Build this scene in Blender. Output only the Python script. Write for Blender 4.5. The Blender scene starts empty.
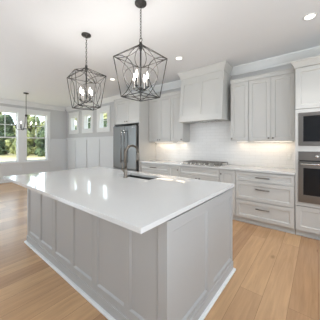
import bpy, bmesh, math, random
from mathutils import Vector, Matrix

random.seed(7)
S = bpy.context.scene
COL = S.collection
PI = math.pi
R = math.radians

# ------------------------------------------------------------------ camera, world, sun, area lights, exposure
cam_d = bpy.data.cameras.new('camera')
cam_d.sensor_width = 36
cam_d.lens = 196 / 320 * 36
cam_d.shift_y = -16 / 320
cam_d.clip_start = 0.05
cam = bpy.data.objects.new('camera', cam_d)
COL.objects.link(cam)
cam.location = (0, 0, 1.336)
cam.rotation_euler = (R(90), 0, R(38.9))
S.camera = cam

S.view_settings.view_transform = 'Standard'
S.view_settings.look = 'None'
S.view_settings.gamma = 1
S.view_settings.use_curve_mapping = False
S.view_settings.exposure = 0.06

W = bpy.data.worlds.new('overcast_sky')
S.world = W
W.use_nodes = True
W.node_tree.nodes['Background'].inputs[0].default_value = (0.75, 0.875, 1.0, 1)
W.node_tree.nodes['Background'].inputs[1].default_value = 3.6


def light(name, kind, loc, rot, energy, color=(1, 1, 1), size=None, size_y=None, **kw):
    d = bpy.data.lights.new(name, kind)
    d.energy = energy
    d.color = color
    if kind == 'AREA':
        d.shape = 'RECTANGLE' if size_y else 'SQUARE'
        d.size = size
        if size_y:
            d.size_y = size_y
    for k, v in kw.items():
        setattr(d, k, v)
    o = bpy.data.objects.new(name, d)
    COL.objects.link(o)
    o.location = loc
    o.rotation_euler = rot
    return o


light('sun', 'SUN', (5, -20, 20), (R(50), 0, R(14)), 3.3, (1, 0.95, 0.86), angle=R(2))
# added fill lamp at an unseen opening in the right wall, beside the camera
light('side_fill', 'AREA', (2.5, 1.1, 1.95), (R(90), 0, R(90)), 24, (0.82, 0.91, 1), 3.2, 0.9)
# added cool fill lamp further along the dining wall, out of view
light('dining_fill', 'AREA', (-8.3, -3.3, 1.3), (R(90), 0, R(-90)), 58, (0.68, 0.86, 1), 1.9, 2.1)
# added unseen uplights beside and behind the camera, brightening the room off the ceiling
light('ceiling_bounce', 'AREA', (1.5, -1.1, 0.3), (R(180), 0, 0), 125, (0.77, 0.885, 1), 2.0, 3.0)
light('ceiling_bounce_far', 'AREA', (-6.2, -2.0, 0.3), (R(180), 0, 0), 120, (0.73, 0.87, 1), 4.0, 3.0)


# ------------------------------------------------------------------ materials
def mat(name, col, rough=0.5, metal=0.0, spec=0.5, emit=None, es=0.0, var=0.0, vscale=6.0, bump=0.0, bscale=40.0, aniso=None):
    m = bpy.data.materials.new(name)
    m.use_nodes = True
    nt = m.node_tree
    b = nt.nodes['Principled BSDF']
    b.inputs['Base Color'].default_value = (*col, 1)
    b.inputs['Roughness'].default_value = rough
    b.inputs['Metallic'].default_value = metal
    b.inputs['Specular IOR Level'].default_value = spec
    if emit:
        b.inputs['Emission Color'].default_value = (*emit, 1)
        b.inputs['Emission Strength'].default_value = es
    tc = nt.nodes.new('ShaderNodeTexCoord')
    if var:
        n = nt.nodes.new('ShaderNodeTexNoise')
        n.inputs['Scale'].default_value = vscale
        n.inputs['Detail'].default_value = 4
        r = nt.nodes.new('ShaderNodeMapRange')
        r.inputs[3].default_value = 1 - var
        r.inputs[4].default_value = 1 + var
        mx = nt.nodes.new('ShaderNodeMix')
        mx.data_type = 'RGBA'
        mx.blend_type = 'MULTIPLY'
        mx.inputs[0].default_value = 1
        mx.inputs[6].default_value = (*col, 1)
        src = tc.outputs['Object']
        if aniso:
            mp = nt.nodes.new('ShaderNodeMapping')
            mp.inputs['Scale'].default_value = aniso
            nt.links.new(src, mp.inputs[0])
            src = mp.outputs[0]
        nt.links.new(src, n.inputs['Vector'])
        nt.links.new(n.outputs['Fac'], r.inputs[0])
        nt.links.new(r.outputs[0], mx.inputs[7])
        nt.links.new(mx.outputs[2], b.inputs['Base Color'])
    if bump:
        n2 = nt.nodes.new('ShaderNodeTexNoise')
        n2.inputs['Scale'].default_value = bscale
        bp = nt.nodes.new('ShaderNodeBump')
        bp.inputs['Strength'].default_value = bump
        bp.inputs['Distance'].default_value = 0.002
        nt.links.new(tc.outputs['Object'], n2.inputs['Vector'])
        nt.links.new(n2.outputs['Fac'], bp.inputs['Height'])
        nt.links.new(bp.outputs[0], b.inputs['Normal'])
    return m


M = {}
M['cab'] = mat('cabinet_paint', (0.62, 0.61, 0.585), 0.42, var=0.015, vscale=3)
M['island'] = mat('island_paint', (0.475, 0.47, 0.46), 0.45, var=0.015, vscale=3)
M['trim'] = mat('white_trim_paint', (0.88, 0.88, 0.875), 0.4, var=0.01)
M['wall'] = mat('pale_grey_wall_paint', (0.65, 0.645, 0.645), 0.75, var=0.015, bump=0.1, bscale=120)
M['wains'] = mat('wainscot_paint', (0.82, 0.83, 0.84), 0.5, var=0.01)
M['ceil'] = mat('ceiling_paint', (0.845, 0.85, 0.865), 0.85, var=0.01, bump=0.12, bscale=150)
M['steel'] = mat('brushed_stainless', (0.225, 0.224, 0.218), 0.33, 1.0, var=0.06, vscale=8, aniso=(1, 1, 60))
M['steel_o'] = mat('oven_stainless', (0.24, 0.226, 0.212), 0.3, 1.0, var=0.05, vscale=8, aniso=(1, 1, 60))
M['steel_h'] = mat('handle_stainless', (0.22, 0.22, 0.215), 0.25, 1.0)
M['steel_l'] = mat('bright_stainless', (0.72, 0.71, 0.69), 0.22, 1.0)
M['steel_d'] = mat('dark_sink_steel', (0.16, 0.155, 0.15), 0.35, 0.9, var=0.05)
M['nickel'] = mat('satin_nickel', (0.24, 0.222, 0.205), 0.32, 1.0)
M['bronze'] = mat('brushed_bronze_nickel', (0.23, 0.20, 0.168), 0.30, 1.0)
M['black'] = mat('matte_black_iron', (0.055, 0.052, 0.05), 0.45, 0.6)
M['grate'] = mat('cast_iron', (0.23, 0.215, 0.20), 0.5, 0.3, bump=0.2, bscale=200)
M['glassblk'] = mat('black_oven_glass', (0.010, 0.011, 0.013), 0.12, 0.0, 0.3)
M['dark'] = mat('dark_recess', (0.03, 0.03, 0.03), 0.7)
M['plastic'] = mat('white_plastic', (0.80, 0.80, 0.78), 0.35)
M['bulb'] = mat('lit_bulb', (1, 1, 1), 0.3, emit=(1, 0.93, 0.82), es=6)
M['canlit'] = mat('lit_lens', (1, 1, 1), 0.3, emit=(1, 0.95, 0.86), es=2.5)
M['led'] = mat('lit_led_strip', (1, 1, 1), 0.3, emit=(1, 0.86, 0.68), es=3)
M['bark'] = mat('tree_bark', (0.16, 0.12, 0.09), 0.9, var=0.3, vscale=5)
M['quartz'] = mat('white_quartz', (0.725, 0.72, 0.71), 0.045, 0, 0.65, var=0.02, vscale=2.5)


def leafmat(name, a, b):
    m = mat(name, a, 0.65)
    nt = m.node_tree
    tc = nt.nodes.new('ShaderNodeTexCoord')
    n = nt.nodes.new('ShaderNodeTexNoise')
    n.inputs['Scale'].default_value = 0.7
    n.inputs['Detail'].default_value = 6
    cr = nt.nodes.new('ShaderNodeValToRGB')
    cr.color_ramp.elements[0].position = 0.35
    cr.color_ramp.elements[0].color = (*a, 1)
    cr.color_ramp.elements[1].position = 0.65
    cr.color_ramp.elements[1].color = (*b, 1)
    nt.links.new(tc.outputs['Object'], n.inputs['Vector'])
    nt.links.new(n.outputs['Fac'], cr.inputs[0])
    nt.links.new(cr.outputs[0], nt.nodes['Principled BSDF'].inputs['Base Color'])
    return m


M['leaf_pale'] = leafmat('pale_leaves', (0.30, 0.31, 0.12), (0.58, 0.55, 0.28))
M['leaf_mid'] = leafmat('mid_leaves', (0.13, 0.16, 0.06), (0.34, 0.34, 0.14))
M['leaf_dark'] = leafmat('dark_leaves', (0.035, 0.06, 0.03), (0.11, 0.15, 0.06))
M['lawn'] = mat('mown_lawn', (0.56, 0.465, 0.235), 0.9, var=0.25, vscale=0.35)


def floor_mat():
    m = bpy.data.materials.new('oak_planks')
    m.use_nodes = True
    nt = m.node_tree
    b = nt.nodes['Principled BSDF']
    L = nt.links.new
    tc = nt.nodes.new('ShaderNodeTexCoord')
    sep = nt.nodes.new('ShaderNodeSeparateXYZ')
    com = nt.nodes.new('ShaderNodeCombineXYZ')
    L(tc.outputs['Object'], sep.inputs[0])
    L(sep.outputs['Y'], com.inputs['X'])
    L(sep.outputs['X'], com.inputs['Y'])
    br = nt.nodes.new('ShaderNodeTexBrick')
    br.offset = 0.37
    br.inputs['Scale'].default_value = 1
    br.inputs['Brick Width'].default_value = 1.9
    br.inputs['Row Height'].default_value = 0.19
    br.inputs['Mortar Size'].default_value = 0.0016
    br.inputs['Mortar Smooth'].default_value = 0.4
    br.inputs['Color1'].default_value = (0, 0, 0, 1)
    br.inputs['Color2'].default_value = (1, 1, 1, 1)
    br.inputs['Mortar'].default_value = (0.5, 0.5, 0.5, 1)
    L(com.outputs[0], br.inputs['Vector'])
    # plank tone
    tone = nt.nodes.new('ShaderNodeValToRGB')
    tone.color_ramp.elements[0].color = (0.475, 0.275, 0.146, 1)
    tone.color_ramp.elements[1].color = (0.655, 0.405, 0.215, 1)
    L(br.outputs['Color'], tone.inputs[0])
    # grain, stretched along the plank and shifted per plank
    add = nt.nodes.new('ShaderNodeVectorMath')
    add.operation = 'ADD'
    sc = nt.nodes.new('ShaderNodeVectorMath')
    sc.operation = 'SCALE'
    sc.inputs['Scale'].default_value = 7.3
    L(br.outputs['Color'], sc.inputs[0])
    L(com.outputs[0], add.inputs[0])
    L(sc.outputs[0], add.inputs[1])
    mp = nt.nodes.new('ShaderNodeMapping')
    mp.inputs['Scale'].default_value = (1.2, 16, 1)
    L(add.outputs[0], mp.inputs[0])
    n = nt.nodes.new('ShaderNodeTexNoise')
    n.inputs['Scale'].default_value = 1.6
    n.inputs['Detail'].default_value = 8
    n.inputs['Roughness'].default_value = 0.62
    n.inputs['Distortion'].default_value = 0.6
    L(mp.outputs[0], n.inputs['Vector'])
    gr = nt.nodes.new('ShaderNodeMapRange')
    gr.inputs[1].default_value = 0.3
    gr.inputs[2].default_value = 0.72
    gr.inputs[3].default_value = 0.82
    gr.inputs[4].default_value = 1.09
    L(n.outputs['Fac'], gr.inputs[0])
    mul = nt.nodes.new('ShaderNodeMix')
    mul.data_type = 'RGBA'
    mul.blend_type = 'MULTIPLY'
    mul.inputs[0].default_value = 1
    L(tone.outputs[0], mul.inputs[6])
    L(gr.outputs[0], mul.inputs[7])
    # knots
    vo = nt.nodes.new('ShaderNodeTexVoronoi')
    vo.inputs['Scale'].default_value = 1.0
    mp2 = nt.nodes.new('ShaderNodeMapping')
    mp2.inputs['Scale'].default_value = (1.5, 3.2, 1)
    L(add.outputs[0], mp2.inputs[0])
    L(mp2.outputs[0], vo.inputs['Vector'])
    kr = nt.nodes.new('ShaderNodeMapRange')
    kr.inputs[1].default_value = 0.015
    kr.inputs[2].default_value = 0.10
    kr.inputs[3].default_value = 0.45
    kr.inputs[4].default_value = 1.0
    L(vo.outputs['Distance'], kr.inputs[0])
    mul2 = nt.nodes.new('ShaderNodeMix')
    mul2.data_type = 'RGBA'
    mul2.blend_type = 'MULTIPLY'
    mul2.inputs[0].default_value = 1
    L(mul.outputs[2], mul2.inputs[6])
    L(kr.outputs[0], mul2.inputs[7])
    gap = nt.nodes.new('ShaderNodeMix')
    gap.data_type = 'RGBA'
    L(br.outputs['Fac'], gap.inputs[0])
    L(mul2.outputs[2], gap.inputs[6])
    gap.inputs[7].default_value = (0.27, 0.155, 0.085, 1)
    L(gap.outputs[2], b.inputs['Base Color'])
    b.inputs['Roughness'].default_value = 0.27
    bp = nt.nodes.new('ShaderNodeBump')
    bp.inputs['Strength'].default_value = 0.15
    bp.inputs['Distance'].default_value = 0.003
    L(n.outputs['Fac'], bp.inputs['Height'])
    L(bp.outputs[0], b.inputs['Normal'])
    return m


M['floor'] = floor_mat()


def tile_mat():
    m = bpy.data.materials.new('white_subway_tile')
    m.use_nodes = True
    nt = m.node_tree
    b = nt.nodes['Principled BSDF']
    L = nt.links.new
    tc = nt.nodes.new('ShaderNodeTexCoord')
    sep = nt.nodes.new('ShaderNodeSeparateXYZ')
    com = nt.nodes.new('ShaderNodeCombineXYZ')
    L(tc.outputs['Object'], sep.inputs[0])
    L(sep.outputs['X'], com.inputs['X'])
    L(sep.outputs['Z'], com.inputs['Y'])
    br = nt.nodes.new('ShaderNodeTexBrick')
    br.inputs['Scale'].default_value = 1
    br.inputs['Brick Width'].default_value = 0.20
    br.inputs['Row Height'].default_value = 0.067
    br.inputs['Mortar Size'].default_value = 0.0022
    br.inputs['Color1'].default_value = (0.90, 0.89, 0.875, 1)
    br.inputs['Color2'].default_value = (0.87, 0.86, 0.845, 1)
    br.inputs['Mortar'].default_value = (0.77, 0.76, 0.74, 1)
    L(com.outputs[0], br.inputs['Vector'])
    L(br.outputs['Color'], b.inputs['Base Color'])
    b.inputs['Roughness'].default_value = 0.22
    bp = nt.nodes.new('ShaderNodeBump')
    bp.inputs['Strength'].default_value = 0.3
    bp.inputs['Distance'].default_value = 0.002
    bp.invert = True
    L(br.outputs['Fac'], bp.inputs['Height'])
    L(bp.outputs[0], b.inputs['Normal'])
    return m


M['tile'] = tile_mat()


def pane_mat():
    m = bpy.data.materials.new('window_glass')
    m.use_nodes = True
    nt = m.node_tree
    out = nt.nodes['Material Output']
    nt.nodes.remove(nt.nodes['Principled BSDF'])
    t = nt.nodes.new('ShaderNodeBsdfTransparent')
    t.inputs[0].default_value = (0.96, 0.98, 0.97, 1)
    g = nt.nodes.new('ShaderNodeBsdfGlossy')
    g.inputs['Roughness'].default_value = 0.02
    lw = nt.nodes.new('ShaderNodeLayerWeight')
    pw = nt.nodes.new('ShaderNodeMath')
    pw.operation = 'POWER'
    pw.inputs[1].default_value = 5
    fr = nt.nodes.new('ShaderNodeMapRange')
    fr.inputs[3].default_value = 0.03
    fr.inputs[4].default_value = 0.9
    lw.inputs[0].default_value = 0.5
    nt.links.new(lw.outputs['Facing'], pw.inputs[0])
    nt.links.new(pw.outputs[0], fr.inputs[0])
    mx = nt.nodes.new('ShaderNodeMixShader')
    nt.links.new(fr.outputs[0], mx.inputs[0])
    nt.links.new(t.outputs[0], mx.inputs[1])
    nt.links.new(g.outputs[0], mx.inputs[2])
    nt.links.new(mx.outputs[0], out.inputs[0])
    return m


M['pane'] = pane_mat()


# ------------------------------------------------------------------ mesh helpers
class MB:
    """collects shapes; link() makes them one mesh object"""
    def __init__(self):
        self.v = []
        self.f = []
        self.sm = []

    def add(self, vs, fs, smooth=False):
        n = len(self.v)
        self.v += [tuple(p) for p in vs]
        for f in fs:
            self.f.append([i + n for i in f])
            self.sm.append(smooth)
        return self

    def box(self, x0, x1, y0, y1, z0, z1):
        vs = [(x, y, z) for x in (x0, x1) for y in (y0, y1) for z in (z0, z1)]
        return self.add(vs, [(0, 1, 3, 2), (4, 6, 7, 5), (0, 4, 5, 1), (2, 3, 7, 6), (0, 2, 6, 4), (1, 5, 7, 3)])

    def prism(self, poly, axis, a, b):
        """extrude 2-D poly (list) along axis from a to b; poly coords are the other two axes in order"""
        n = len(poly)
        def p3(p, t):
            if axis == 'X': return (t, p[0], p[1])
            if axis == 'Y': return (p[0], t, p[1])
            return (p[0], p[1], t)
        vs = [p3(p, a) for p in poly] + [p3(p, b) for p in poly]
        fs = [tuple(range(n))[::-1], tuple(range(n, 2 * n))]
        fs += [(i, (i + 1) % n, n + (i + 1) % n, n + i) for i in range(n)]
        return self.add(vs, fs)

    def tube(self, pts, r, seg=8, closed=False):
        pts = [Vector(p) for p in pts]
        n = len(pts)
        rs = r if isinstance(r, (list, tuple)) else [r] * n
        tang = []
        for i in range(n):
            if closed:
                t = pts[(i + 1) % n] - pts[i - 1]
            else:
                t = pts[min(i + 1, n - 1)] - pts[max(i - 1, 0)]
            tang.append(t.normalized())
        up = Vector((0, 0, 1)) if abs(tang[0].z) < 0.9 else Vector((1, 0, 0))
        nrm = tang[0].cross(up).normalized()
        vs = []
        for i in range(n):
            nrm = (nrm - tang[i] * nrm.dot(tang[i])).normalized()
            bn = tang[i].cross(nrm)
            for k in range(seg):
                a = 2 * PI * k / seg
                vs.append(pts[i] + (nrm * math.cos(a) + bn * math.sin(a)) * rs[i])
        fs = []
        m = n if closed else n - 1
        for i in range(m):
            j = (i + 1) % n
            for k in range(seg):
                k2 = (k + 1) % seg
                fs.append((i * seg + k, i * seg + k2, j * seg + k2, j * seg + k))
        if not closed:
            fs.append(tuple(range(seg))[::-1])
            fs.append(tuple(range((n - 1) * seg, n * seg)))
        return self.add(vs, fs, True)

    def lathe(self, prof, c=(0, 0, 0), seg=20, axis='Z'):
        """prof: list of (radius, height)"""
        vs = []
        for r, h in prof:
            for k in range(seg):
                a = 2 * PI * k / seg
                p = (r * math.cos(a), r * math.sin(a), h)
                if axis == 'Y': p = (p[0], p[2], p[1])
                if axis == 'X': p = (p[2], p[0], p[1])
                vs.append((p[0] + c[0], p[1] + c[1], p[2] + c[2]))
        fs = []
        for i in range(len(prof) - 1):
            for k in range(seg):
                k2 = (k + 1) % seg
                fs.append((i * seg + k, i * seg + k2, (i + 1) * seg + k2, (i + 1) * seg + k))
        fs.append(tuple(range(seg))[::-1])
        fs.append(tuple(range((len(prof) - 1) * seg, len(prof) * seg)))
        return self.add(vs, fs, True)

    def shaker(self, x0, x1, z0, z1, y, t=0.02, st=0.06, rec=0.013, ch=0.009, face='-Y'):
        """shaker door: flat frame with a recessed field; faces -Y (plane y) or +X (plane x, x0..x1 run along Y)"""
        st = min(st, (x1 - x0) * 0.3, (z1 - z0) * 0.3)
        def ring(i, d):
            return [(x0 + i, d, z0 + i), (x1 - i, d, z0 + i), (x1 - i, d, z1 - i), (x0 + i, d, z1 - i)]
        vs = ring(0, t) + ring(0, 0.0015) + ring(0.0015, 0) + ring(st, 0) + ring(st + ch, rec)
        if face == '-Y':
            vs = [(a, y + d, c) for a, d, c in vs]
        else:
            vs = [(y - d, a, c) for a, d, c in vs]
        fs = []
        for k in range(4):
            for i in range(4):
                j = (i + 1) % 4
                fs.append((k * 4 + i, k * 4 + j, (k + 1) * 4 + j, (k + 1) * 4 + i))
        fs.append((16, 17, 18, 19))
        fs.append((3, 2, 1, 0))
        return self.add(vs, fs)

    def link(self, name, m, parent=None, off=(0, 0, 0), bevel=0.0, label=None):
        me = bpy.data.meshes.new(name)
        me.from_pydata([(a - off[0], b - off[1], c - off[2]) for a, b, c in self.v], [], self.f)
        me.polygons.foreach_set('use_smooth', self.sm)
        bm = bmesh.new()
        bm.from_mesh(me)
        bmesh.ops.recalc_face_normals(bm, faces=bm.faces)
        bm.to_mesh(me)
        bm.free()
        me.materials.append(m)
        o = bpy.data.objects.new(name, me)
        COL.objects.link(o)
        if parent:
            o.parent = parent
        else:
            o.location = off
        if bevel:
            bv = o.modifiers.new('bevel', 'BEVEL')
            bv.width = bevel
            bv.segments = 2
            bv.limit_method = 'ANGLE'
        if label:
            o['label'] = label
        return o


def tag(o, label, cat, group=None):
    o['label'] = label
    o['category'] = cat
    if group:
        o['group'] = group
    return o


class Thing:
    """an Empty at the thing's base; parts are given in room coordinates"""
    def __init__(self, name, label, cat, loc, group=None):
        self.loc = loc
        self.o = bpy.data.objects.new(name, None)
        self.o.empty_display_size = 0.1
        COL.objects.link(self.o)
        self.o.location = loc
        if label:
            tag(self.o, label, cat, group)

    def part(self, name, mb, m, parent=None, bevel=0.0, label=None):
        return mb.link(name, m, parent or self.o, self.loc, bevel, label)


def single(name, mb, m, label, cat, loc=(0, 0, 0), group=None, bevel=0.0):
    return tag(mb.link(name, m, None, loc, bevel), label, cat, group)


def struct(name, mb, m, bevel=0.0):
    o = mb.link(name, m, None, (0, 0, 0), bevel)
    o['kind'] = 'structure'
    return o


def copy_tree(o, parent=None):
    c = o.copy()
    COL.objects.link(c)
    if parent:
        c.parent = parent
    for ch in list(o.children):
        copy_tree(ch, c)
    return c


def wall_x_holes(x0, x1, y0, y1, z0, z1, holes, along):
    """wall slab with rectangular holes; 'along' axis runs a0..a1; holes (a0,a1,z0,z1)"""
    mb = MB()
    a0, a1 = (y0, y1) if along == 'Y' else (x0, x1)
    def put(p, q, c, d):
        if q - p < 1e-5 or d - c < 1e-5: return
        if along == 'Y': mb.box(x0, x1, p, q, c, d)
        else: mb.box(p, q, y0, y1, c, d)
    cur = a0
    for h in sorted(holes):
        put(cur, h[0], z0, z1)
        put(h[0], h[1], z0, h[2])
        put(h[0], h[1], h[3], z1)
        cur = h[1]
    put(cur, a1, z0, z1)
    return mb


# ------------------------------------------------------------------ room shell
XL, YB, ZC = -8.4, 4.05, 2.87
XR, YF = 2.6, -4.5
struct('floor', MB().box(XL, XR, YF, YB, -0.05, 0), M['floor'])
struct('ceiling', MB().box(XL - 0.15, XR + 0.15, YF, YB + 0.15, ZC, ZC + 0.12), M['ceil'])
WL = [(1.575, 2.285, 0.685, 2.485), (2.54, 3.25, 0.685, 2.485)]           # openings of the dining windows (along Y)
SW = [(c - 0.23, c + 0.23, 1.90, 2.45) for c in (-7.80, -6.79, -5.78)]     # small high windows (along X)
struct('wall_left', wall_x_holes(XL - 0.15, XL, YF, YB + 0.15, -0.05, ZC, WL + [(-4.3, -2.3, 0.05, 2.45)], 'Y'), M['wall'])  # last hole is an unseen opening, added to let more daylight in
struct('wall_back', wall_x_holes(XL, XR + 0.15, YB, YB + 0.15, -0.05, ZC, SW, 'X'), M['wall'])
struct('wall_front', MB().box(XL - 0.15, XR + 0.15, YF - 0.15, YF, -0.05, ZC), M['wall'])
struct('wall_right', wall_x_holes(XR, XR + 0.15, YF, YB, -0.05, ZC, [(-0.5, 2.7, 1.5, 2.4)], 'Y'), M['wall'])  # unseen high opening, added and placed for light on the island end

# crown moulding
prof = [(0, 0), (0, -0.145), (0.018, -0.145), (0.022, -0.118), (0.05, -0.085), (0.085, -0.04), (0.095, -0.03), (0.105, -0.026), (0.105, 0)]
struct('trim_1', MB().prism([(YB - d, ZC + z) for d, z in prof], 'X', XL, XR), M['trim'])
struct('trim_2', MB().prism([(XL + d, ZC + z) for d, z in prof], 'Y', YF, YB - 0.105), M['trim'])
# baseboards
struct('baseboard_left', MB().box(XL, XL + 0.016, -0.1, YB, 0, 0.14).box(XL, XL + 0.03, -0.1, YB, 0, 0.02), M['trim'])
struct('baseboard_back', MB().box(XL + 0.03, -4.38, YB - 0.016, YB, 0, 0.14).box(XL + 0.03, -4.38, YB - 0.03, YB, 0, 0.02), M['trim'])
# board and batten wainscot, back wall then left wall
mb = MB().box(XL, -4.38, YB - 0.006, YB, 0.14, 1.50)
mb.link('trim_3', M['wains'])['kind'] = 'structure'
mb = MB().box(XL, -4.38, YB - 0.024, YB - 0.0, 1.50, 1.565).box(XL, -4.38, YB - 0.045, YB, 1.565, 1.59)
for x in (-8.37, -7.68, -6.86, -6.03, -5.20):
    mb.box(x - 0.03, x + 0.03, YB - 0.03, YB, 0.14, 1.50)
struct('trim_4', mb, M['wains'])
mb = MB().box(XL, XL + 0.006, 3.37, YB, 0.14, 1.47).box(XL, XL + 0.006, -0.1, 3.37, 0.14, 0.60)
mb.link('trim_5', M['wains'])['kind'] = 'structure'
mb = MB().box(XL, XL + 0.024, 3.37, YB - 0.045, 1.47, 1.53).box(XL, XL + 0.045, 3.37, YB - 0.045, 1.53, 1.55)
mb.box(XL, XL + 0.02, -0.1, 3.37, 0.585, 0.625)
for y in (0.82, 1.64, 2.43, 3.385):
    mb.box(XL, XL + 0.02, y - 0.035, y + 0.035, 0.14, 0.585)
mb.box(XL, XL + 0.02, 3.96, 4.0, 0.14, 1.47)
struct('trim_6', mb, M['wains'])


# dining windows: casing, stool, apron, two sashes, panes
def dining_window(n, y0, y1, z0, z1):
    t = Thing('window_%d' % n, None, None, (XL, (y0 + y1) / 2, z0))
    t.o['kind'] = 'structure'
    x = XL
    mb = MB().box(x - 0.14, x, y0, y0 + 0.012, z0, z1).box(x - 0.14, x, y1 - 0.012, y1, z0, z1)
    mb.box(x - 0.14, x, y0, y1, z1 - 0.012, z1).box(x - 0.14, x, y0, y1, z0, z0 + 0.012)
    t.part('window_frame', mb, M['trim'])
    zm = 1.57
    for nm, a, b, xo in (('upper_sash', zm - 0.02, z1 - 0.012, -0.10), ('lower_sash', z0 + 0.012, zm + 0.02, -0.065)):
        s = 0.024
        A, B = y0 + 0.012, y1 - 0.012
        mb = MB().box(x + xo - 0.03, x + xo, A, A + s, a, b).box(x + xo - 0.03, x + xo, B - s, B, a, b)
        mb.box(x + xo - 0.03, x + xo, A + s, B - s, a, a + 0.04).box(x + xo - 0.03, x + xo, A + s, B - s, b - 0.035, b)
        if nm == 'upper_sash':
            mb.box(x + xo - 0.024, x + xo - 0.006, (A + B) / 2 - 0.010, (A + B) / 2 + 0.010, a + 0.04, b - 0.035)
            zz = 2.02
            mb.box(x + xo - 0.024, x + xo - 0.006, A + s, B - s, zz - 0.010, zz + 0.010)
        f = t.part(nm, mb, M['trim'])
        t.part('pane', MB().box(x + xo - 0.017, x + xo - 0.013, A + s, B - s, a + 0.04, b - 0.035), M['pane'], f)
    return t


w1 = dining_window(1, *WL[0])
w2 = dining_window(2, *WL[1])
mb = MB()
for a, b in ((1.45, 1.575), (2.285, 2.54), (3.25, 3.36)):
    mb.box(XL, XL + 0.02, a, b, 0.685, 2.485)
mb.box(XL, XL + 0.024, 1.45, 3.36, 2.485, 2.61).box(XL, XL + 0.04, 1.43, 3.38, 2.61, 2.632)
mb.box(XL, XL + 0.06, 1.42, 3.40, 0.655, 0.685).box(XL, XL + 0.02, 1.45, 3.36, 0.625, 0.655)
struct('trim_7', mb, M['trim'], 0.002)


def small_window(n, x0, x1, z0, z1):
    t = Thing('window_%d' % n, None, None, ((x0 + x1) / 2, YB, z0))
    t.o['kind'] = 'structure'
    mb = MB().box(x0 - 0.15, x0, YB - 0.02, YB, z0, z1).box(x1, x1 + 0.15, YB - 0.02, YB, z0, z1)
    mb.box(x0 - 0.15, x1 + 0.15, YB - 0.022, YB, z1, z1 + 0.16).box(x0 - 0.165, x1 + 0.165, YB - 0.036, YB, z1 + 0.16, z1 + 0.18)
    mb.box(x0 - 0.15, x1 + 0.15, YB - 0.022, YB, z0 - 0.15, z0)
    t.part('casing', mb, M['trim'], bevel=0.002)
    y0, y1 = YB, YB + 0.14
    mb = MB().box(x0, x0 + 0.01, y0, y1, z0, z1).box(x1 - 0.01, x1, y0, y1, z0, z1)
    mb.box(x0 + 0.01, x1 - 0.01, y0, y1, z0, z0 + 0.01).box(x0 + 0.01, x1 - 0.01, y0, y1, z1 - 0.01, z1)
    a, b = YB + 0.10, YB + 0.135
    mb.box(x0 + 0.01, x0 + 0.035, a, b, z0 + 0.01, z1 - 0.01).box(x1 - 0.035, x1 - 0.01, a, b, z0 + 0.01, z1 - 0.01)
    mb.box(x0 + 0.035, x1 - 0.035, a, b, z0 + 0.01, z0 + 0.035).box(x0 + 0.035, x1 - 0.035, a, b, z1 - 0.035, z1 - 0.01)
    zm = (z0 + z1) / 2
    mb.box(x0 + 0.035, x1 - 0.035, a, b, zm - 0.009, zm + 0.009)
    f = t.part('window_frame', mb, M['trim'])
    t.part('pane', MB().box(x0 + 0.035, x1 - 0.035, a + 0.015, a + 0.019, z0 + 0.035, z1 - 0.035), M['pane'], f)


for i, s in enumerate(SW):
    small_window(3 + i, *s)

# ------------------------------------------------------------------ garden
o = struct('lawn', MB().add([(-110, -70, -0.62), (60, -70, -0.62), (60, 90, -0.62), (-110, 90, -0.62)], [(0, 1, 2, 3)]), M['lawn'])


def tree(x, y, h, w, m, label, n=2600, leaf=0.34, low=0.02, conic=False):
    t = Thing('tree', label, 'tree', (x, y, -0.62), 'trees beyond the lawn')
    mb = MB().tube([(x, y, -0.62), (x + 0.05 * w, y, -0.62 + h * 0.3), (x - 0.04 * w, y + 0.05, -0.62 + h * 0.8)], [w * 0.055, w * 0.04, w * 0.012], 8)
    t.part('trunk', mb, M['bark'])
    rnd = random.Random(int(abs(x * 91 + y * 37)))
    blobs = []
    for k in range(26):
        u = rnd.uniform(low, 1)
        rr = w * 0.5 * ((1.05 - u) if conic else math.sin(PI * min(1, 0.16 + u * 0.84)) ** 0.6)
        a = rnd.uniform(0, 2 * PI)
        q = rr * rnd.uniform(0.2, 0.8)
        blobs.append((Vector((x + q * math.cos(a), y + q * math.sin(a), -0.62 + h * (0.04 + 0.92 * u))), w * rnd.uniform(0.13, 0.24) * (0.6 if conic else 1)))
    mb = MB()
    for k in range(n):
        c, r = rnd.choice(blobs)
        d = Vector((rnd.gauss(0, 1), rnd.gauss(0, 1), rnd.gauss(0, 1))).normalized()
        p = c + d * r * rnd.uniform(0.7, 1.05)
        if p.z < -0.6: continue
        nrm = (d + Vector((rnd.uniform(-.7, .7), rnd.uniform(-.7, .7), rnd.uniform(-.3, .9)))).normalized()
        a = nrm.orthogonal().normalized()
        a = Matrix.Rotation(rnd.uniform(0, 2 * PI), 3, nrm) @ a
        b = nrm.cross(a)
        s = leaf * rnd.uniform(0.6, 1.2)
        mb.add([p - a * s, p - b * s * 0.5, p + a * s, p + b * s * 0.5], [(0, 1, 2, 3)])
    t.part('foliage', mb, m)


_S, _C = math.sin(R(38.9)), math.cos(R(38.9))


def place(tn, d):                       # a spot d metres ahead of the kitchen, tn = sideways slope
    return (-_S * d + _C * tn * d, _C * d + _S * tn * d)


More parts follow.
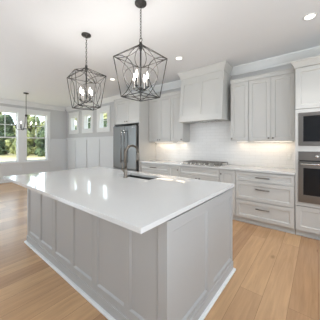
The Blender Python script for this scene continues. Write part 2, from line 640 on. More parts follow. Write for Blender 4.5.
LT = {'p': 'pale yellow-green sunlit tree standing behind the darker bushes beyond the lawn',
      'm': 'mid green leafy tree standing at the far edge of the lawn',
      'd': 'dark green low tree standing at the far edge of the lawn'}
LM = {'p': M['leaf_pale'], 'm': M['leaf_mid'], 'd': M['leaf_dark']}
rows = [(31.0, 0.0, 'ddmdddmd', (4.2, 5.4, 4.6, 5.0, 4.2, 5.6, 6.4, 6.0)), (36.5, -2.7, 'mmdmmdmmdm', (7.0, 6.5, 7.2, 6.8, 7.4, 6.6, 7.6, 7.0, 7.4, 7.0)), (42.0, -11.5, 'mpppmppppmp', (9.2, 10, 9.4, 10.2, 9.6, 10.4, 9.5, 10, 9.6, 9.8, 9.3))]
for d, sh, kinds, hs in rows:
    for i, (k, h) in enumerate(zip(kinds, hs)):
        lat = -31.0 - (d - 31) * 1.0 + sh + i * 5.2 * d / 36
        tree(*place(lat / d, d + (i % 2) * 0.6), h, 3.8 * d / 34, LM[k], LT[k], 4600, 0.22 + 0.004 * d)

# ------------------------------------------------------------------ island
IX0, IX1, IY0, IY1 = -3.185, -0.691, 0.703, 2.113
BX0, BX1, BY0, BY1 = -3.07, -0.705, 0.94, 2.095
t = Thing('kitchen_island', 'long pale grey island cabinet with shaker panelled sides under the white quartz top', 'kitchen island', (-1.89, 1.5, 0))
SXa, SXb, SYa, SYb = -2.13, -1.55, 1.715, 1.955           # sink opening
t.part('carcass', MB().box(BX0 + 0.02, BX1 - 0.02, BY0 + 0.02, BY0 + 0.06, 0.02, 0.882).box(BX0 + 0.02, BX1 - 0.02, BY1 - 0.06, BY1 - 0.02, 0.02, 0.882)
       .box(BX0 + 0.02, BX0 + 0.06, BY0 + 0.06, BY1 - 0.06, 0.02, 0.882).box(BX1 - 0.06, BX1 - 0.02, BY0 + 0.06, BY1 - 0.06, 0.02, 0.882)
       .box(BX0 + 0.06, BX1 - 0.06, BY0 + 0.06, BY1 - 0.06, 0.02, 0.06), M['island'])


def two_field_panel(x0, x1, fields, z0, z1, zr0, zr1, y, face, rec=0.009, th=0.02):
    """one frame with several recessed fields: slab plus raised stiles and rails"""
    mb = MB()
    def bx(a, b, d0, d1, c, d):
        if face == '-Y': mb.box(a, b, y + d0, y + d1, c, d)
        else: mb.box(y - d1, y - d0, a, b, c, d)
    bx(x0, x1, rec, th, z0, z1)
    bx(x0, x1, 0, rec, z0, zr0)
    bx(x0, x1, 0, rec, zr1, z1)
    cur = x0
    for a, b in fields:
        bx(cur, a, 0, rec, zr0, zr1)
        cur = b
    bx(cur, x1, 0, rec, zr0, zr1)
    # small sloped bead round each field
    c = 0.012
    for a, b in fields:
        lo = [(a, zr0), (b, zr0), (b, zr1), (a, zr1)]
        hi = [(a + c, zr0 + c), (b - c, zr0 + c), (b - c, zr1 - c), (a + c, zr1 - c)]
        for i in range(4):
            j = (i + 1) % 4
            q = [(lo[i], 0.002), (lo[j], 0.002), (hi[j], rec), (hi[i], rec)]
            vs = [((p[0], y + d, p[1]) if face == '-Y' else (y - d, p[0], p[1])) for p, d in q]
            mb.add(vs, [(0, 1, 2, 3)])
    return mb


edges = [BX0, -2.283, -1.493, BX1]
for k in range(3):
    a, b = edges[k] + (0 if k == 0 else 0.002), edges[k + 1] - (0 if k == 2 else 0.002)
    f0 = -3.01 + 0.395 * 2 * k
    flds = [(f0, f0 + 0.335), (f0 + 0.395, (b - 0.016) if k < 2 else -0.775)]
    t.part('side_panel', two_field_panel(a, b, flds, 0.10, 0.868, 0.16, 0.835, BY0, '-Y', 0.012), M['island'])
t.part('end_panel', two_field_panel(BY0 + 0.02, BY1, [(1.0, 1.492), (1.61, 2.06)], 0.10, 0.866, 0.135, 0.79, BX1, '+X', 0.013), M['island'])
t.part('end_panel', MB().box(BX0, BX0 + 0.02, BY0 + 0.02, BY1, 0.10, 0.882), M['island'])
for k in range(4):      # doors of the working side, facing the wall cabinets
    a = BX0 + 0.01 + k * (BX1 - BX0 - 0.02) / 4
    b = a + (BX1 - BX0 - 0.02) / 4 - 0.004
    s = MB().shaker(a, b, 0.12, 0.86, 0, 0.02)
    s.v = [(x, BY1 - y, z) for x, y, z in s.v]
    t.part('door', s, M['island'])
t.part('base_board', MB().box(BX0 - 0.008, BX1 + 0.008, BY0 - 0.008, BY1 + 0.004, 0.0, 0.10), M['island'], bevel=0.004)
t.part('shoe_moulding', MB().box(BX0 - 0.032, BX1 + 0.032, BY0 - 0.032, BY1 + 0.02, 0, 0.024), M['trim'], bevel=0.008)

# worktop with the sink cut-out
def ring_slab(x0, x1, y0, y1, z0, z1, hx0, hx1, hy0, hy1):
    mb = MB()
    o = [(x0, y0), (x1, y0), (x1, y1), (x0, y1)]
    h = [(hx0, hy0), (hx1, hy0), (hx1, hy1), (hx0, hy1)]
    vs = [(*p, z1) for p in o] + [(*p, z1) for p in h] + [(*p, z0) for p in o] + [(*p, z0) for p in h]
    fs = []
    for i in range(4):
        j = (i + 1) % 4
        fs += [(i, j, 4 + j, 4 + i), (8 + j, 8 + i, 12 + i, 12 + j), (8 + i, 8 + j, j, i), (4 + i, 4 + j, 12 + j, 12 + i)]
    return mb.add(vs, fs)


single('island_countertop', ring_slab(IX0, IX1, IY0, IY1, 0.884, 0.914, SXa, SXb, SYa, SYb), M['quartz'],
       'large glossy white quartz worktop on the grey island', 'countertop', (-1.94, 1.41, 0.884), bevel=0.0015)

# undermount sink
t = Thing('kitchen_sink', 'dark stainless undermount sink set into the white island worktop', 'sink', (-1.84, 1.835, 0.66))
e = 0.008
mb = MB()
vs = []
for z, g in ((0.883, e), (0.70, e - 0.012), (0.683, e - 0.03)):
    vs += [(SXa - g, SYa - g, z), (SXb + g, SYa - g, z), (SXb + g, SYb + g, z), (SXa - g, SYb + g, z)]
fs = [(k * 4 + i, k * 4 + (i + 1) % 4, k * 4 + 4 + (i + 1) % 4, k * 4 + 4 + i) for k in range(2) for i in range(4)] + [(8, 9, 10, 11)]
mb.add(vs, fs)
bw = t.part('bowl', mb, M['steel_d'])
sd = bw.modifiers.new('thick', 'SOLIDIFY'); sd.thickness = 0.003; sd.offset = -1
t.part('drain', MB().lathe([(0.045, 0.684), (0.045, 0.687), (0.03, 0.688), (0.012, 0.686)], (-1.84, 1.835, 0)), M['steel_l'])

# faucet
fx, fy = -1.895, 1.655
t = Thing('kitchen_faucet', 'tall brushed bronze gooseneck faucet standing at the island sink', 'faucet', (fx, fy, 0.914))
t.part('base', MB().lathe([(0.029, 0.914), (0.029, 0.922), (0.025, 0.927), (0.023, 0.93), (0.022, 1.01), (0.019, 1.02), (0.0155, 1.025)], (fx, fy, 0)), M['bronze'])
ang = R(80)
dx, dy = math.cos(ang), math.sin(ang)
rad = 0.095
pts = [(fx, fy, 1.02), (fx, fy, 1.22)]
for k in range(1, 15):
    a = PI * k / 14 * 1.03
    q = rad * (1 - math.cos(a))
    pts.append((fx + dx * q, fy + dy * q, 1.22 + rad * math.sin(a)))
t.part('spout', MB().tube(pts, 0.0145, 12), M['bronze'])
ex, ey, ez = pts[-1]
t.part('spray_head', MB().lathe([(0.0165, ez + 0.005), (0.0175, ez - 0.005), (0.0185, ez - 0.03), (0.021, ez - 0.085), (0.0205, ez - 0.095), (0.014, ez - 0.097)], (ex, ey, 0)), M['bronze'])
t.part('spray_button', MB().box(ex + 0.017, ex + 0.024, ey - 0.006, ey + 0.006, ez - 0.07, ez - 0.04), M['nickel'], bevel=0.002)
t.part('handle', MB().tube([(fx - 0.02, fy, 0.985), (fx - 0.045, fy, 0.99), (fx - 0.055, fy - 0.005, 1.02), (fx - 0.062, fy - 0.008, 1.09)], [0.011, 0.009, 0.007, 0.006], 10), M['bronze'])

# ------------------------------------------------------------------ perimeter cabinets
YD, YK = 3.46, 3.505            # door face, toe kick
CB = YB - 0.012


def knob(t, door, x, z, y):
    t.part('knob', MB().lathe([(0.006, y + 0.002), (0.006, y - 0.012), (0.014, y - 0.018), (0.016, y - 0.025), (0.012, y - 0.030), (0.003, y - 0.031)], (x, 0, z), 12, 'Y'), M['nickel'], door)


def cup_pull(t, door, x, z, y, w=0.20):
    mb = MB().tube([(x - w / 2, y - 0.028, z), (x + w / 2, y - 0.028, z)], 0.009, 8)
    for s in (-1, 1):
        mb.tube([(x + s * w * 0.38, y + 0.001, z), (x + s * w * 0.38, y - 0.028, z)], 0.006, 8)
    t.part('pull_handle', mb, M['nickel'], door)


def base_unit(name, label, x0, x1, fronts):
    """fronts: ('drawer', z0, z1, pull?) full width or ('door', xa, xb, z0, z1, knobx, knobz)"""
    t = Thing(name, label, 'base cabinet', ((x0 + x1) / 2, 3.76, 0), 'base cabinets along the back wall')
    t.part('carcass', MB().box(x0 + 0.001, x1 - 0.001, YD + 0.021, CB, 0.09, 0.882), M['cab'])
    t.part('toe_kick', MB().box(x0 + 0.001, x1 - 0.001, YK + 0.012, YK + 0.03, 0.0, 0.09), M['cab'])
    t.part('shoe_moulding', MB().box(x0 + 0.001, x1 - 0.001, YK, YK + 0.012, 0.0, 0.022), M['cab'], bevel=0.004)
    for f in fronts:
        if f[0] == 'drawer':
            d = t.part('drawer', MB().shaker(x0 + 0.004, x1 - 0.004, f[1], f[2], YD, 0.02, 0.055 if f[2] - f[1] > 0.2 else 0.04), M['cab'])
            if f[3]:
                cup_pull(t, d, (x0 + x1) / 2, f[4] if len(f) > 4 else (f[1] + f[2]) / 2, YD)
        else:
            d = t.part('door', MB().shaker(f[1], f[2], f[3], f[4], YD, 0.02, 0.055), M['cab'])
            knob(t, d, f[5], f[6], YD)
    return t


DR = [('drawer', 0.718, 0.866, True), ('drawer', 0.400, 0.706, True, 0.60), ('drawer', 0.096, 0.388, True, 0.285)]
base_unit('base_cabinet', 'pale grey three-drawer base cabinet standing beside the oven tower', -1.112, -0.266, DR)
base_unit('base_cabinet', 'pale grey three-drawer base cabinet standing beside the refrigerator panel', -3.398, -2.56, DR)
base_unit('base_cabinet', 'narrow single-door base cabinet at the left of the cooktop cabinet', -2.56, -2.262, [('door', -2.556, -2.266, 0.096, 0.866, -2.30, 0.79)])
base_unit('base_cabinet', 'narrow single-door base cabinet between the cooktop cabinet and wide drawers', -1.40, -1.112, [('door', -1.396, -1.116, 0.096, 0.866, -1.365, 0.80)])
base_unit('base_cabinet', 'wide base cabinet with false drawer front directly under the cooktop', -2.262, -1.40,
          [('drawer', 0.718, 0.866, False), ('door', -2.258, -1.833, 0.096, 0.706, -1.865, 0.66), ('door', -1.829, -1.404, 0.096, 0.706, -1.797, 0.66)])

single('wall_countertop', MB().box(-3.398, -0.262, 3.44, CB, 0.884, 0.914), M['quartz'],
       'long white quartz worktop along the back wall under the cooktop', 'countertop', (-1.83, 3.74, 0.884), bevel=0.0015)
mb = MB().box(-3.398, -0.262, CB + 0.001, YB - 0.001, 0.9145, 1.394).box(-2.355, -1.302, CB + 0.001, YB - 0.001, 1.394, 1.86)
single('tile_backsplash', mb, M['tile'], 'glossy white subway tile backsplash above the back worktop', 'backsplash', (-1.83, YB, 0.9145))

YU = 3.745
UZ0, UZ1, UZT = 1.392, 2.467, 2.545


def upper_unit(label, x0, x1, doors):
    t = Thing('wall_cabinet', label, 'wall cabinet', ((x0 + x1) / 2, 3.9, UZ0), 'wall cabinets on the back wall')
    t.part('carcass', MB().box(x0 + 0.001, x1 - 0.001, YU + 0.021, CB, UZ0, UZT - 0.01), M['cab'])
    t.part('top_moulding', MB().box(x0 + 0.001, x1 - 0.001, YU - 0.004, YU + 0.021, UZ1 + 0.004, UZT - 0.014).box(x0 + 0.001, x1 - 0.001, YU - 0.018, YU + 0.03, UZT - 0.014, UZT), M['cab'])
    for a, b, kx in doors:
        d = t.part('door', MB().shaker(a + 0.002, b - 0.002, UZ0, UZ1, YU, 0.02, 0.058), M['cab'])
        knob(t, d, kx, UZ0 + 0.045, YU)
    return t


upper_unit('two-door white wall cabinet hanging beside the refrigerator panel', -3.398, -2.705, [(-3.394, -3.05, -3.085), (-3.05, -2.707, -3.015)])
upper_unit('narrow one-door white wall cabinet hanging at the left side of the range hood', -2.705, -2.36, [(-2.703, -2.363, -2.395)])
upper_unit('narrow one-door white wall cabinet hanging at the right side of the range hood', -1.30, -0.975, [(-1.297, -0.977, -1.268)])
upper_unit('two-door white wall cabinet hanging beside the oven tower', -0.975, -0.265, [(-0.973, -0.62, -0.652), (-0.62, -0.285, -0.588)])

# ------------------------------------------------------------------ range hood
HX0, HX1 = -2.315, -1.38
t = Thing('range_hood', 'large white painted wood range hood above the cooktop', 'range hood', (-1.83, 3.8, 1.80))
yb, yt, z0, z1, z2 = 3.52, 3.615, 1.80, 1.905, 2.73
body = MB().prism([(yb + 0.012, z1), (CB, z1), (CB, z2), (yt + 0.012, z2)], 'X', HX0, HX1)
t.part('body', body, M['cab'])


def slant(mb, xa, xb, za, zb, th=0.012):
    def y(z): return yb + 0.012 + (yt - yb) * (z - z1) / (z2 - z1)
    vs = [(x, y(z) + d, z) for x in (xa, xb) for z in (za, zb) for d in (0, -th)]
    mb.add(vs, [(0, 1, 3, 2), (4, 6, 7, 5), (0, 4, 5, 1), (2, 3, 7, 6), (0, 2, 6, 4), (1, 5, 7, 3)])


fr = MB()
xm = (HX0 + HX1) / 2
slant(fr, HX0, HX0 + 0.075, z1, z2)
slant(fr, HX1 - 0.075, HX1, z1, z2)
slant(fr, xm - 0.035, xm + 0.035, z1, z2)
for a, b in ((HX0 + 0.075, xm - 0.035), (xm + 0.035, HX1 - 0.075)):
    slant(fr, a, b, z2 - 0.14, z2)
    slant(fr, a, b, z1, z1 + 0.03)
t.part('frame', fr, M['cab'])
t.part('lower_band', MB().box(HX0 - 0.004, HX1 + 0.004, yb - 0.012, yb + 0.012, z0, z1 + 0.002).box(HX0 - 0.004, HX0 + 0.016, yb + 0.012, CB, z0, z1).box(HX1 - 0.016, HX1 + 0.004, yb + 0.012, CB, z0, z1), M['cab'])
cp = [(0.0, -0.14), (0.012, -0.14), (0.016, -0.115), (0.03, -0.08), (0.055, -0.035), (0.06, -0.025), (0.06, 0)]
# hood crown: mitred ring round front and both sides
mb = MB()
rings = []
for d, z in cp + [(0.0, 0.0)]:
    zz = ZC - 0.002 + z
    rings.append([(HX0 - d, YB - 0.108, zz), (HX0 - d, yt - d, zz), (HX1 + d, yt - d, zz), (HX1 + d, YB - 0.108, zz)])
vs = [p for r_ in rings for p in r_]
n = len(rings)
fs = [(i * 4 + k, ((i + 1) % n) * 4 + k, ((i + 1) % n) * 4 + k + 1, i * 4 + k + 1) for i in range(n) for k in range(3)]
fs += [tuple(i * 4 for i in range(n)), tuple(i * 4 + 3 for i in range(n))]
mb.add(vs, fs)
t.part('crown', mb, M['cab'])
mb = MB().box(HX0 + 0.017, HX1 - 0.017, yb + 0.013, CB, z0 + 0.010, z0 + 0.05)
ins = t.part('insert', mb, M['cab'])
mb = MB()
for k in range(22):
    y = yb + 0.12 + k * 0.015
    mb.box(HX0 + 0.17, HX1 - 0.17, y, y + 0.009, z0 + 0.003, z0 + 0.0095)
t.part('filter', mb, M['steel_l'], ins)

# ------------------------------------------------------------------ cooktop
cx0, cx1, cy0, cy1 = -2.255, -1.405, 3.475, 3.985
zt = 0.9145
t = Thing('gas_cooktop', 'stainless gas cooktop with black cast iron grates set on the back worktop', 'cooktop', (-1.83, 3.73, zt))
t.part('plate', MB().box(cx0, cx1, cy0, cy1, zt, zt + 0.012), M['steel_l'], bevel=0.004)
for bx_, by_, br_ in ((-2.11, 3.86, 0.04), (-2.11, 3.65, 0.05), (-1.83, 3.80, 0.06), (-1.55, 3.86, 0.045), (-1.55, 3.65, 0.04)):
    t.part('burner', MB().lathe([(br_ * 1.1, zt + 0.012), (br_ * 1.1, zt + 0.018), (br_, zt + 0.020), (br_, zt + 0.030), (br_ * 0.7, zt + 0.033)], (bx_, by_, 0)), M['grate'])
for gx0, gx1 in ((cx0 + 0.02, -2.115 + 0.145), (-1.965, -1.695), (-1.69, cx1 - 0.02)):
    mb = MB()
    ga, gb, h0, h1 = 3.575, 3.965, zt + 0.044, zt + 0.056
    w = 0.012
    mb.box(gx0, gx1, ga, ga + w, h0, h1).box(gx0, gx1, gb - w, gb, h0, h1).box(gx0, gx0 + w, ga, gb, h0, h1).box(gx1 - w, gx1, ga, gb, h0, h1)
    gm = (gx0 + gx1) / 2
    mb.box(gm - w / 2, gm + w / 2, ga, gb, h0, h1).box(gx0, gx1, 3.764, 3.776, h0, h1)
    mb.box(gx0, gx1, 3.664, 3.674, h0, h1).box(gx0, gx1, 3.864, 3.874, h0, h1)
    for px in (gx0, gx1 - w):
        for py in (ga, gb - w):
            mb.box(px, px + w, py, py + w, zt + 0.012, h0)
    t.part('grate', mb, M['grate'], bevel=0.002)
for k in range(5):
    t.part('knob', MB().lathe([(0.022, zt + 0.012), (0.022, zt + 0.018), (0.018, zt + 0.02), (0.016, zt + 0.042), (0.012, zt + 0.045)], (-2.03 + 0.1 * k, 3.525, 0), 14), M['steel_l'])

# ------------------------------------------------------------------ refrigerator bay
t = Thing('refrigerator_surround_cabinet', 'white two-door cabinet above the refrigerator with tall end panels to the floor', 'tall cabinet', (-3.887, 3.7, 0))
for x0, x1 in ((-4.372, -4.352), (-3.422, -3.402)):
    sp = t.part('end_panel', MB().box(x0, x1, 3.41, CB, 0, 2.53), M['cab'], bevel=0.001)
    t.part('panel_moulding', MB().box(x0 - (0.012 if x0 < -4 else 0), x1 + (0.012 if x0 > -4 else 0), 3.395, CB, 2.53, 2.548), M['cab'], sp)
fx0, fx1 = -4.350, -3.424
t.part('carcass', MB().box(fx0, fx1, 3.441, CB, 1.862, 2.535), M['cab'])
t.part('top_moulding', MB().box(fx0, fx1, 3.416, 3.441, 2.474, 2.535).box(fx0, fx1, 3.40, 3.46, 2.535, 2.548), M['cab'])
fm = (fx0 + fx1) / 2
for a, b, kx in ((fx0, fm, fm - 0.04), (fm, fx1, fm + 0.04)):
    d = t.part('door', MB().shaker(a + 0.002, b - 0.002, 1.87, 2.468, 3.42, 0.02, 0.058), M['cab'])
    knob(t, d, kx, 1.92, 3.42)

t = Thing('refrigerator', 'stainless steel french-door refrigerator in the white cabinet bay', 'refrigerator', (-3.89, 3.7, 0))
rx0, rx1 = -4.335, -3.448
t.part('body', MB().box(rx0 + 0.004, rx1 - 0.004, 3.41, 4.0, 0.02, 1.79), M['dark'])
for a, b, s in ((rx0, -3.874, 1), (-3.868, rx1, -1)):
    d = t.part('door', MB().box(a, b, 3.345, 3.405, 0.70, 1.80), M['steel'], bevel=0.008)
    hx = -3.871 - s * 0.065
    mb = MB().tube([(hx, 3.285, 0.86), (hx, 3.285, 1.70)], 0.013, 10)
    for hz in (0.90, 1.66):
        mb.tube([(hx, 3.346, hz), (hx, 3.285, hz)], 0.011, 8)
    t.part('handle', mb, M['steel_h'], d)
    if s < 0:
        t.part('badge', MB().box(-3.60, -3.52, 3.343, 3.346, 1.745, 1.757), M['steel_l'], d)
d = t.part('drawer', MB().box(rx0, rx1, 3.345, 3.405, 0.08, 0.69), M['steel'], bevel=0.008)
mb = MB().tube([(rx0 + 0.1, 3.285, 0.61), (rx1 - 0.1, 3.285, 0.61)], 0.013, 10)
for hx in (rx0 + 0.14, rx1 - 0.14):
    mb.tube([(hx, 3.346, 0.61), (hx, 3.285, 0.61)], 0.011, 8)
t.part('handle', mb, M['steel_h'], d)
t.part('hinge_cover', MB().box(rx0 + 0.02, rx0 + 0.12, 3.36, 3.45, 1.80, 1.82), M['dark'])
t.part('hinge_cover', MB().box(rx1 - 0.12, rx1 - 0.02, 3.36, 3.45, 1.80, 1.82), M['dark'])
t.part('foot_grille', MB().box(rx0 + 0.02, rx1 - 0.02, 3.40, 3.42, 0.0, 0.075), M['dark'])

# ------------------------------------------------------------------ oven tower
TX0, TX1 = -0.260, 0.560
TD = 3.455
t = Thing('oven_tower_cabinet', 'tall white cabinet tower holding the microwave and wall oven', 'tall cabinet', (0.15, 3.75, 0))
ZM0, ZM1, ZO0, ZO1 = 1.312, 1.782, 0.512, 1.228      # appliance openings
mb = MB().box(TX0, TX0 + 0.02, TD + 0.021, CB, 0.09, 2.47).box(TX1 - 0.02, TX1, TD + 0.021, CB, 0.09, 2.47).box(TX0 + 0.02, TX1 - 0.02, CB - 0.01, CB, 0.09, 2.47)
for z in (0.09, 0.45, ZO1 + 0.03, ZM1 + 0.02, 2.45):
    mb.box(TX0 + 0.02, TX1 - 0.02, TD + 0.021, CB - 0.01, z, z + 0.02)
t.part('carcass', mb, M['cab'])
ax0, ax1 = -0.222, 0.522                               # appliance width
ff = MB().box(TX0, ax0 - 0.002, TD, TD + 0.02, 0.452, 1.832).box(ax1 + 0.002, TX1, TD, TD + 0.02, 0.452, 1.832)
ff.box(ax0 - 0.002, ax1 + 0.002, TD, TD + 0.02, ZM1 + 0.002, 1.832).box(ax0 - 0.002, ax1 + 0.002, TD, TD + 0.02, ZO1 + 0.002, ZM0 - 0.002).box(ax0 - 0.002, ax1 + 0.002, TD, TD + 0.02, 0.452, ZO0 - 0.002)
t.part('face_frame', ff, M['cab'])
tm = (TX0 + TX1) / 2
for a, b, kx in ((TX0, tm, tm - 0.04), (tm, TX1, tm + 0.04)):
    d = t.part('door', MB().shaker(a + 0.002, b - 0.002, 1.838, 2.43, TD, 0.02, 0.06), M['cab'])
    knob(t, d, kx, 1.885, TD)
d = t.part('drawer', MB().shaker(TX0 + 0.003, TX1 - 0.003, 0.096, 0.444, TD, 0.02, 0.06), M['cab'])
cup_pull(t, d, tm, 0.27, TD)
t.part('toe_kick', MB().box(TX0, TX1, YK + 0.012, YK + 0.03, 0, 0.09), M['cab'])
t.part('shoe_moulding', MB().box(TX0, TX1, YK, YK + 0.012, 0, 0.022), M['cab'], bevel=0.004)
cp2 = [(0.0, 2.435), (0.008, 2.435), (0.012, 2.455), (0.04, 2.50), (0.055, 2.515), (0.055, 2.532), (0.0, 2.532)]
vs = [p for d_, z in cp2 for p in ((TX0 - d_, 3.70, z), (TX0 - d_, TD - d_, z), (TX1, TD - d_, z))]
n = len(cp2)
fs = [(i * 3 + k, ((i + 1) % n) * 3 + k, ((i + 1) % n) * 3 + k + 1, i * 3 + k + 1) for i in range(n) for k in range(2)]
fs += [tuple(i * 3 for i in range(n)), tuple(i * 3 + 2 for i in range(n))]
t.part('crown', MB().add(vs, fs).box(TX0, TX1, TD + 0.001, TD + 0.02, 2.435, 2.53).box(TX0, TX1, TD + 0.02, CB, 2.471, 2.531), M['cab'])

# microwave
t = Thing('microwave', 'built-in stainless microwave with black glass door above the wall oven', 'microwave', (0.15, 3.6, ZM0))
t.part('housing', MB().box(ax0 + 0.02, ax1 - 0.02, TD + 0.02, 3.95, ZM0 + 0.025, ZM1 - 0.01), M['dark'])
t.part('trim_frame', MB().box(ax0, ax1, TD - 0.012, TD + 0.018, ZM0, ZM0 + 0.058).box(ax0, ax1, TD - 0.012, TD + 0.018, ZM1 - 0.05, ZM1)
       .box(ax0, ax0 + 0.055, TD - 0.012, TD + 0.018, ZM0 + 0.058, ZM1 - 0.05).box(ax1 - 0.055, ax1, TD - 0.012, TD + 0.018, ZM0 + 0.058, ZM1 - 0.05), M['steel_o'], bevel=0.002)
d = t.part('door', MB().box(ax0 + 0.056, ax1 - 0.16, TD - 0.008, TD + 0.018, ZM0 + 0.06, ZM1 - 0.052), M['glassblk'], bevel=0.002)
t.part('control_panel', MB().box(ax1 - 0.158, ax1 - 0.056, TD - 0.008, TD + 0.018, ZM0 + 0.06, ZM1 - 0.052), M['glassblk'], bevel=0.002)
t.part('door_handle', MB().tube([(ax1 - 0.19, TD - 0.008, ZM0 + 0.10), (ax1 - 0.19, TD - 0.04, ZM0 + 0.11), (ax1 - 0.19, TD - 0.04, ZM1 - 0.10), (ax1 - 0.19, TD - 0.008, ZM1 - 0.09)], 0.009, 8), M['steel_l'], d)

# wall oven
t = Thing('wall_oven', 'built-in stainless wall oven with black glass window below the microwave', 'oven', (0.15, 3.6, ZO0))
t.part('housing', MB().box(ax0 + 0.02, ax1 - 0.02, TD + 0.02, 3.98, ZO0 + 0.02, ZO1 - 0.01), M['dark'])
cpn = t.part('control_panel', MB().box(ax0, ax1, TD - 0.02, TD + 0.018, 1.105, ZO1), M['steel_o'], bevel=0.003)
t.part('display', MB().box(0.08, 0.26, TD - 0.022, TD - 0.0201, 1.135, 1.20), M['glassblk'], cpn)
for kx in (-0.012, 0.33):
    t.part('knob', MB().lathe([(0.026, TD - 0.02), (0.026, TD - 0.026), (0.021, TD - 0.028), (0.019, TD - 0.05), (0.014, TD - 0.053)], (kx, 0, 1.163), 16, 'Y'), M['steel_l'], cpn)
d = t.part('door', MB().box(ax0, ax1, TD - 0.028, TD + 0.018, ZO0, 0.618).box(ax0, ax1, TD - 0.028, TD + 0.018, 0.998, 1.088)
           .box(ax0, ax0 + 0.058, TD - 0.028, TD + 0.018, 0.618, 0.998).box(ax1 - 0.058, ax1, TD - 0.028, TD + 0.018, 0.618, 0.998), M['steel_o'], bevel=0.003)
t.part('window', MB().box(ax0 + 0.058, ax1 - 0.058, TD - 0.024, TD + 0.018, 0.618, 0.998), M['glassblk'], d)
mb = MB().tube([(ax0 + 0.03, TD - 0.075, 1.055), (ax1 - 0.03, TD - 0.075, 1.055)], 0.013, 10)
for hx in (ax0 + 0.06, ax1 - 0.06):
    mb.tube([(hx, TD - 0.027, 1.055), (hx, TD - 0.075, 1.055)], 0.010, 8)
t.part('door_handle', mb, M['steel_l'], d)
t.part('vent_gap', MB().box(ax0 + 0.01, ax1 - 0.01, TD - 0.005, TD + 0.018, 1.089, 1.104), M['dark'])

# ------------------------------------------------------------------ outlets and under-cabinet lights
yo = CB


def outlet(x, z, label):
    t = Thing('wall_outlet', label, 'outlet', (x, yo, z - 0.057), 'outlets on the tile backsplash')
    p = t.part('cover_plate', MB().box(x - 0.036, x + 0.036, yo - 0.005, yo + 0.0005, z - 0.057, z + 0.057), M['plastic'], bevel=0.002)
    for dz in (-0.022, 0.022):
        s = t.part('socket', MB().box(x - 0.017, x + 0.017, yo - 0.0062, yo - 0.005, z + dz - 0.015, z + dz + 0.015), M['trim'], p)


outlet(-0.39, 1.115, 'white outlet on the tile beside the oven tower')
outlet(-2.66, 1.145, 'white outlet on the tile at the left of the cooktop')
outlet(-3.15, 1.145, 'white outlet on the tile nearest the refrigerator')

for x0, x1, lb in ((-3.33, -2.77, 'slim warm light strip under the wall cabinet beside the refrigerator'),
                   (-2.65, -2.42, 'slim warm light strip under the narrow cabinet at the left of the hood'),
                   (-1.24, -1.03, 'slim warm light strip under the narrow cabinet at the right of the hood'),
                   (-0.92, -0.33, 'slim warm light strip under the wall cabinet beside the oven tower')):
    t = Thing('under_cabinet_light', lb, 'light', ((x0 + x1) / 2, 3.93, 1.375), 'under-cabinet light strips')
    t.part('housing', MB().box(x0, x1, 3.91, 3.95, 1.380, 1.3915), M['plastic'])
    t.part('diffuser', MB().box(x0 + 0.01, x1 - 0.01, 3.915, 3.945, 1.377, 1.380), M['led'])
    l = light('strip_lamp', 'AREA', (0, 0, -0.002), (0, 0, 0), 1.35 * (x1 - x0), (1, 0.80, 0.57), x1 - x0, 0.03)
    l.parent = t.o

# ------------------------------------------------------------------ recessed ceiling lights
for (x, y), lb in zip(((-0.077, 2.96), (-1.93, 2.93), (-3.78, 2.90)),
                      ('round recessed ceiling light in front of the oven tower', 'round recessed ceiling light in front of the range hood', 'round recessed ceiling light in front of the refrigerator')):
    t = Thing('recessed_light', lb, 'ceiling light', (x, y, ZC - 0.012), 'recessed ceiling lights')
    prof = [(0.045, ZC - 0.001), (0.045, ZC - 0.006), (0.064, ZC - 0.010), (0.070, ZC - 0.006), (0.070, ZC - 0.001)]
    t.part('trim_ring', MB().lathe(prof, (x, y, 0), 28), M['plastic'])
    t.part('lens', MB().lathe([(0.050, ZC - 0.0085), (0.050, ZC - 0.0115), (0.03, ZC - 0.0125)], (x, y, 0), 28), M['canlit'])
    l = light('can_lamp', 'SPOT', (0, 0, -0.02), (0, 0, 0), 48, (1, 0.985, 0.96), spot_size=R(84), spot_blend=1.0, shadow_soft_size=0.06)
    l.parent = t.o


# ------------------------------------------------------------------ lantern pendants (local coordinates, origin at the cage's bottom centre)
def arc_between(p, q, toward, bow, n=18):
    p, q, c = Vector(p), Vector(q), Vector(toward)
    m = (p + q) / 2
    d = (c - m)
    d -= (q - p).normalized() * d.dot((q - p).normalized())
    d.normalize()
    out = []
    for k in range(n + 1):
        u = k / n
        out.append(p.lerp(q, u) + d * bow * math.sin(PI * u) ** 0.62)
    return out


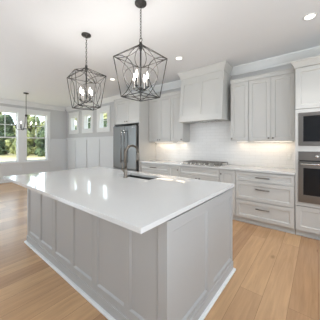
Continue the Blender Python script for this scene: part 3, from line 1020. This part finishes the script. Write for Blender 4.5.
def lantern_root(label, loc):
    t = Thing('lantern_pendant', label, 'pendant light', (0, 0, 0), 'lantern pendants over the island')
    hz, cz = 0.56, 0.43
    T, B, wr = 0.205, 0.147, 0.0048
    up = [(sx * T, sy * T, cz) for sx, sy in ((1, 1), (-1, 1), (-1, -1), (1, -1))]
    lo = [(sx * B, sy * B, 0) for sx, sy in ((1, 1), (-1, 1), (-1, -1), (1, -1))]
    apex = (0, 0, hz)
    mb = MB()
    for i in range(4):
        j = (i + 1) % 4
        mb.tube([up[i], apex], wr, 6)
        mb.tube([up[i], up[j]], wr * 0.9, 6)
        mb.tube([up[i], lo[i]], wr, 6)
        mb.tube([lo[i], lo[j]], wr, 6)
    cage = t.part('cage', mb, M['black'])
    mb = MB()
    for i in range(4):
        j = (i + 1) % 4
        fc = (Vector(up[i]) + Vector(up[j]) + Vector(lo[i]) + Vector(lo[j])) / 4
        mb.tube(arc_between(up[i], lo[i], fc, 0.255), wr * 0.8, 6)
        mb.tube(arc_between(up[j], lo[j], fc, 0.255), wr * 0.8, 6)
        rc = (Vector(up[i]) + Vector(up[j]) + Vector(apex)) / 3
        mb.tube(arc_between(up[i], apex, rc, 0.07), wr * 0.75, 6)
        mb.tube(arc_between(up[j], apex, rc, 0.07), wr * 0.75, 6)
        mb.tube(arc_between(lo[i], lo[j], (0, 0, 0), 0.09), wr * 0.75, 6)
    t.part('inner_curves', mb, M['black'], cage)
    t.part('hub_sleeve', MB().lathe([(0.008, hz - 0.06), (0.014, hz - 0.055), (0.016, hz - 0.005), (0.016, hz + 0.03), (0.01, hz + 0.036), (0.004, hz + 0.038)], seg=14), M['black'])
    t.part('stem', MB().tube([(0, 0, 0.10), (0, 0, hz - 0.05)], 0.0095, 10), M['black'])
    arms = MB().lathe([(0.006, 0.065), (0.02, 0.075), (0.022, 0.10), (0.012, 0.112)], seg=14)
    rr = 0.085
    for k in range(4):
        a = PI / 2 * k + R(15)
        c, s = math.cos(a), math.sin(a)
        arms.tube([(0.015 * c, 0.015 * s, 0.09), (rr * 0.6 * c, rr * 0.6 * s, 0.082), (rr * c, rr * s, 0.09), (rr * c, rr * s, 0.102)], 0.005, 6)
    t.part('arm_hub', arms, M['black'])
    for k in range(4):
        a = PI / 2 * k + R(15)
        c, s = rr * math.cos(a), rr * math.sin(a)
        cd = t.part('candle_sleeve', MB().lathe([(0.018, 0.10), (0.018, 0.105), (0.0115, 0.108), (0.0115, 0.185)], (c, s, 0), 12), M['black'])
        t.part('bulb', MB().lathe([(0.007, 0.186), (0.012, 0.202), (0.0135, 0.218), (0.011, 0.238), (0.006, 0.258), (0.0015, 0.272)], (c, s, 0), 12), M['bulb'], cd)
    # chain of loops
    zt_ = ZC - loc[2]
    ch = MB()
    z = hz + 0.036
    ch.tube([(0.022 * math.cos(a), 0, z + 0.020 + 0.022 * math.sin(a)) for a in [2 * PI * k / 16 for k in range(16)]], 0.0035, 6, True)
    z += 0.038
    i = 0
    while z < zt_ - 0.05:
        pts = []
        for k in range(14):
            a = 2 * PI * k / 14
            u, w = 0.009 * math.cos(a), 0.020 * math.sin(a)
            pts.append((u, 0, z + 0.016 + w) if i % 2 else (0, u, z + 0.016 + w))
        ch.tube(pts, 0.0028, 6, True)
        z += 0.031
        i += 1
    t.part('chain', ch, M['black'])
    t.part('canopy', MB().lathe([(0.01, zt_ - 0.05), (0.014, zt_ - 0.04), (0.016, zt_ - 0.028), (0.058, zt_ - 0.022), (0.064, zt_ - 0.016), (0.064, zt_ - 0.001)], seg=24), M['black'])
    l = light('lantern_lamp', 'POINT', (0, 0, 0.30), (0, 0, 0), 12, (1, 0.96, 0.9), shadow_soft_size=0.09)
    l.parent = t.o
    t.o.location = loc
    return t.o


p2 = lantern_root('black open-frame lantern pendant hanging over the sink side, nearer and higher in view', (-1.50, 1.525, 1.845))
p1 = copy_tree(p2)
p1.location = (-2.53, 1.49, 1.845)
p1.rotation_euler = (0, 0, R(-13))
p1['label'] = 'black open-frame lantern pendant hanging over the far end of the island, nearer the windows'
p2['label'] = 'black open-frame lantern pendant hanging nearest the camera, overlapping the cabinets behind'

# ------------------------------------------------------------------ dining chandelier
cxx, cyy = -6.84, 2.06
t = Thing('dining_chandelier', 'dark iron candle chandelier hanging in front of the dining windows', 'chandelier', (cxx, cyy, 1.74))
t.part('canopy', MB().lathe([(0.012, ZC - 0.04), (0.02, ZC - 0.03), (0.065, ZC - 0.022), (0.07, ZC - 0.001)], (cxx, cyy, 0), 20), M['black'])
t.part('rod', MB().tube([(cxx, cyy, 2.20), (cxx, cyy, ZC - 0.03)], 0.008, 8), M['black'])
fr = MB().lathe([(0.012, 2.16), (0.03, 2.18), (0.03, 2.21), (0.012, 2.225)], (cxx, cyy, 0), 14)
for k in range(4):
    a = PI / 2 * k + 0.5
    c, s = math.cos(a), math.sin(a)
    pr_ = [(0.02, 2.19), (0.03, 2.10), (0.035, 1.98), (0.06, 1.86), (0.09, 1.79)]
    fr.tube([(cxx + r_ * c, cyy + r_ * s, z) for r_, z in pr_], 0.007, 6)
fr.tube([(cxx + 0.09 * math.cos(2 * PI * k / 20), cyy + 0.09 * math.sin(2 * PI * k / 20), 1.79) for k in range(20)], 0.007, 6, True)
t.part('lyre_frame', fr, M['black'])
for k in range(6):
    a = 2 * PI * k / 6 + 0.25
    c, s = math.cos(a), math.sin(a)
    pr_ = [(0.085, 1.79), (0.13, 1.765), (0.19, 1.76), (0.235, 1.785), (0.25, 1.82)]
    am = t.part('arm', MB().tube([(cxx + r_ * c, cyy + r_ * s, z) for r_, z in pr_], 0.0065, 6), M['black'])
    t.part('candle_sleeve', MB().lathe([(0.026, 1.82), (0.028, 1.828), (0.014, 1.832), (0.013, 1.925)], (cxx + 0.25 * c, cyy + 0.25 * s, 0), 12), M['black'], am)
    t.part('bulb', MB().lathe([(0.008, 1.926), (0.013, 1.942), (0.014, 1.956), (0.010, 1.98), (0.002, 2.0)], (cxx + 0.25 * c, cyy + 0.25 * s, 0), 12), M['bulb'], am)
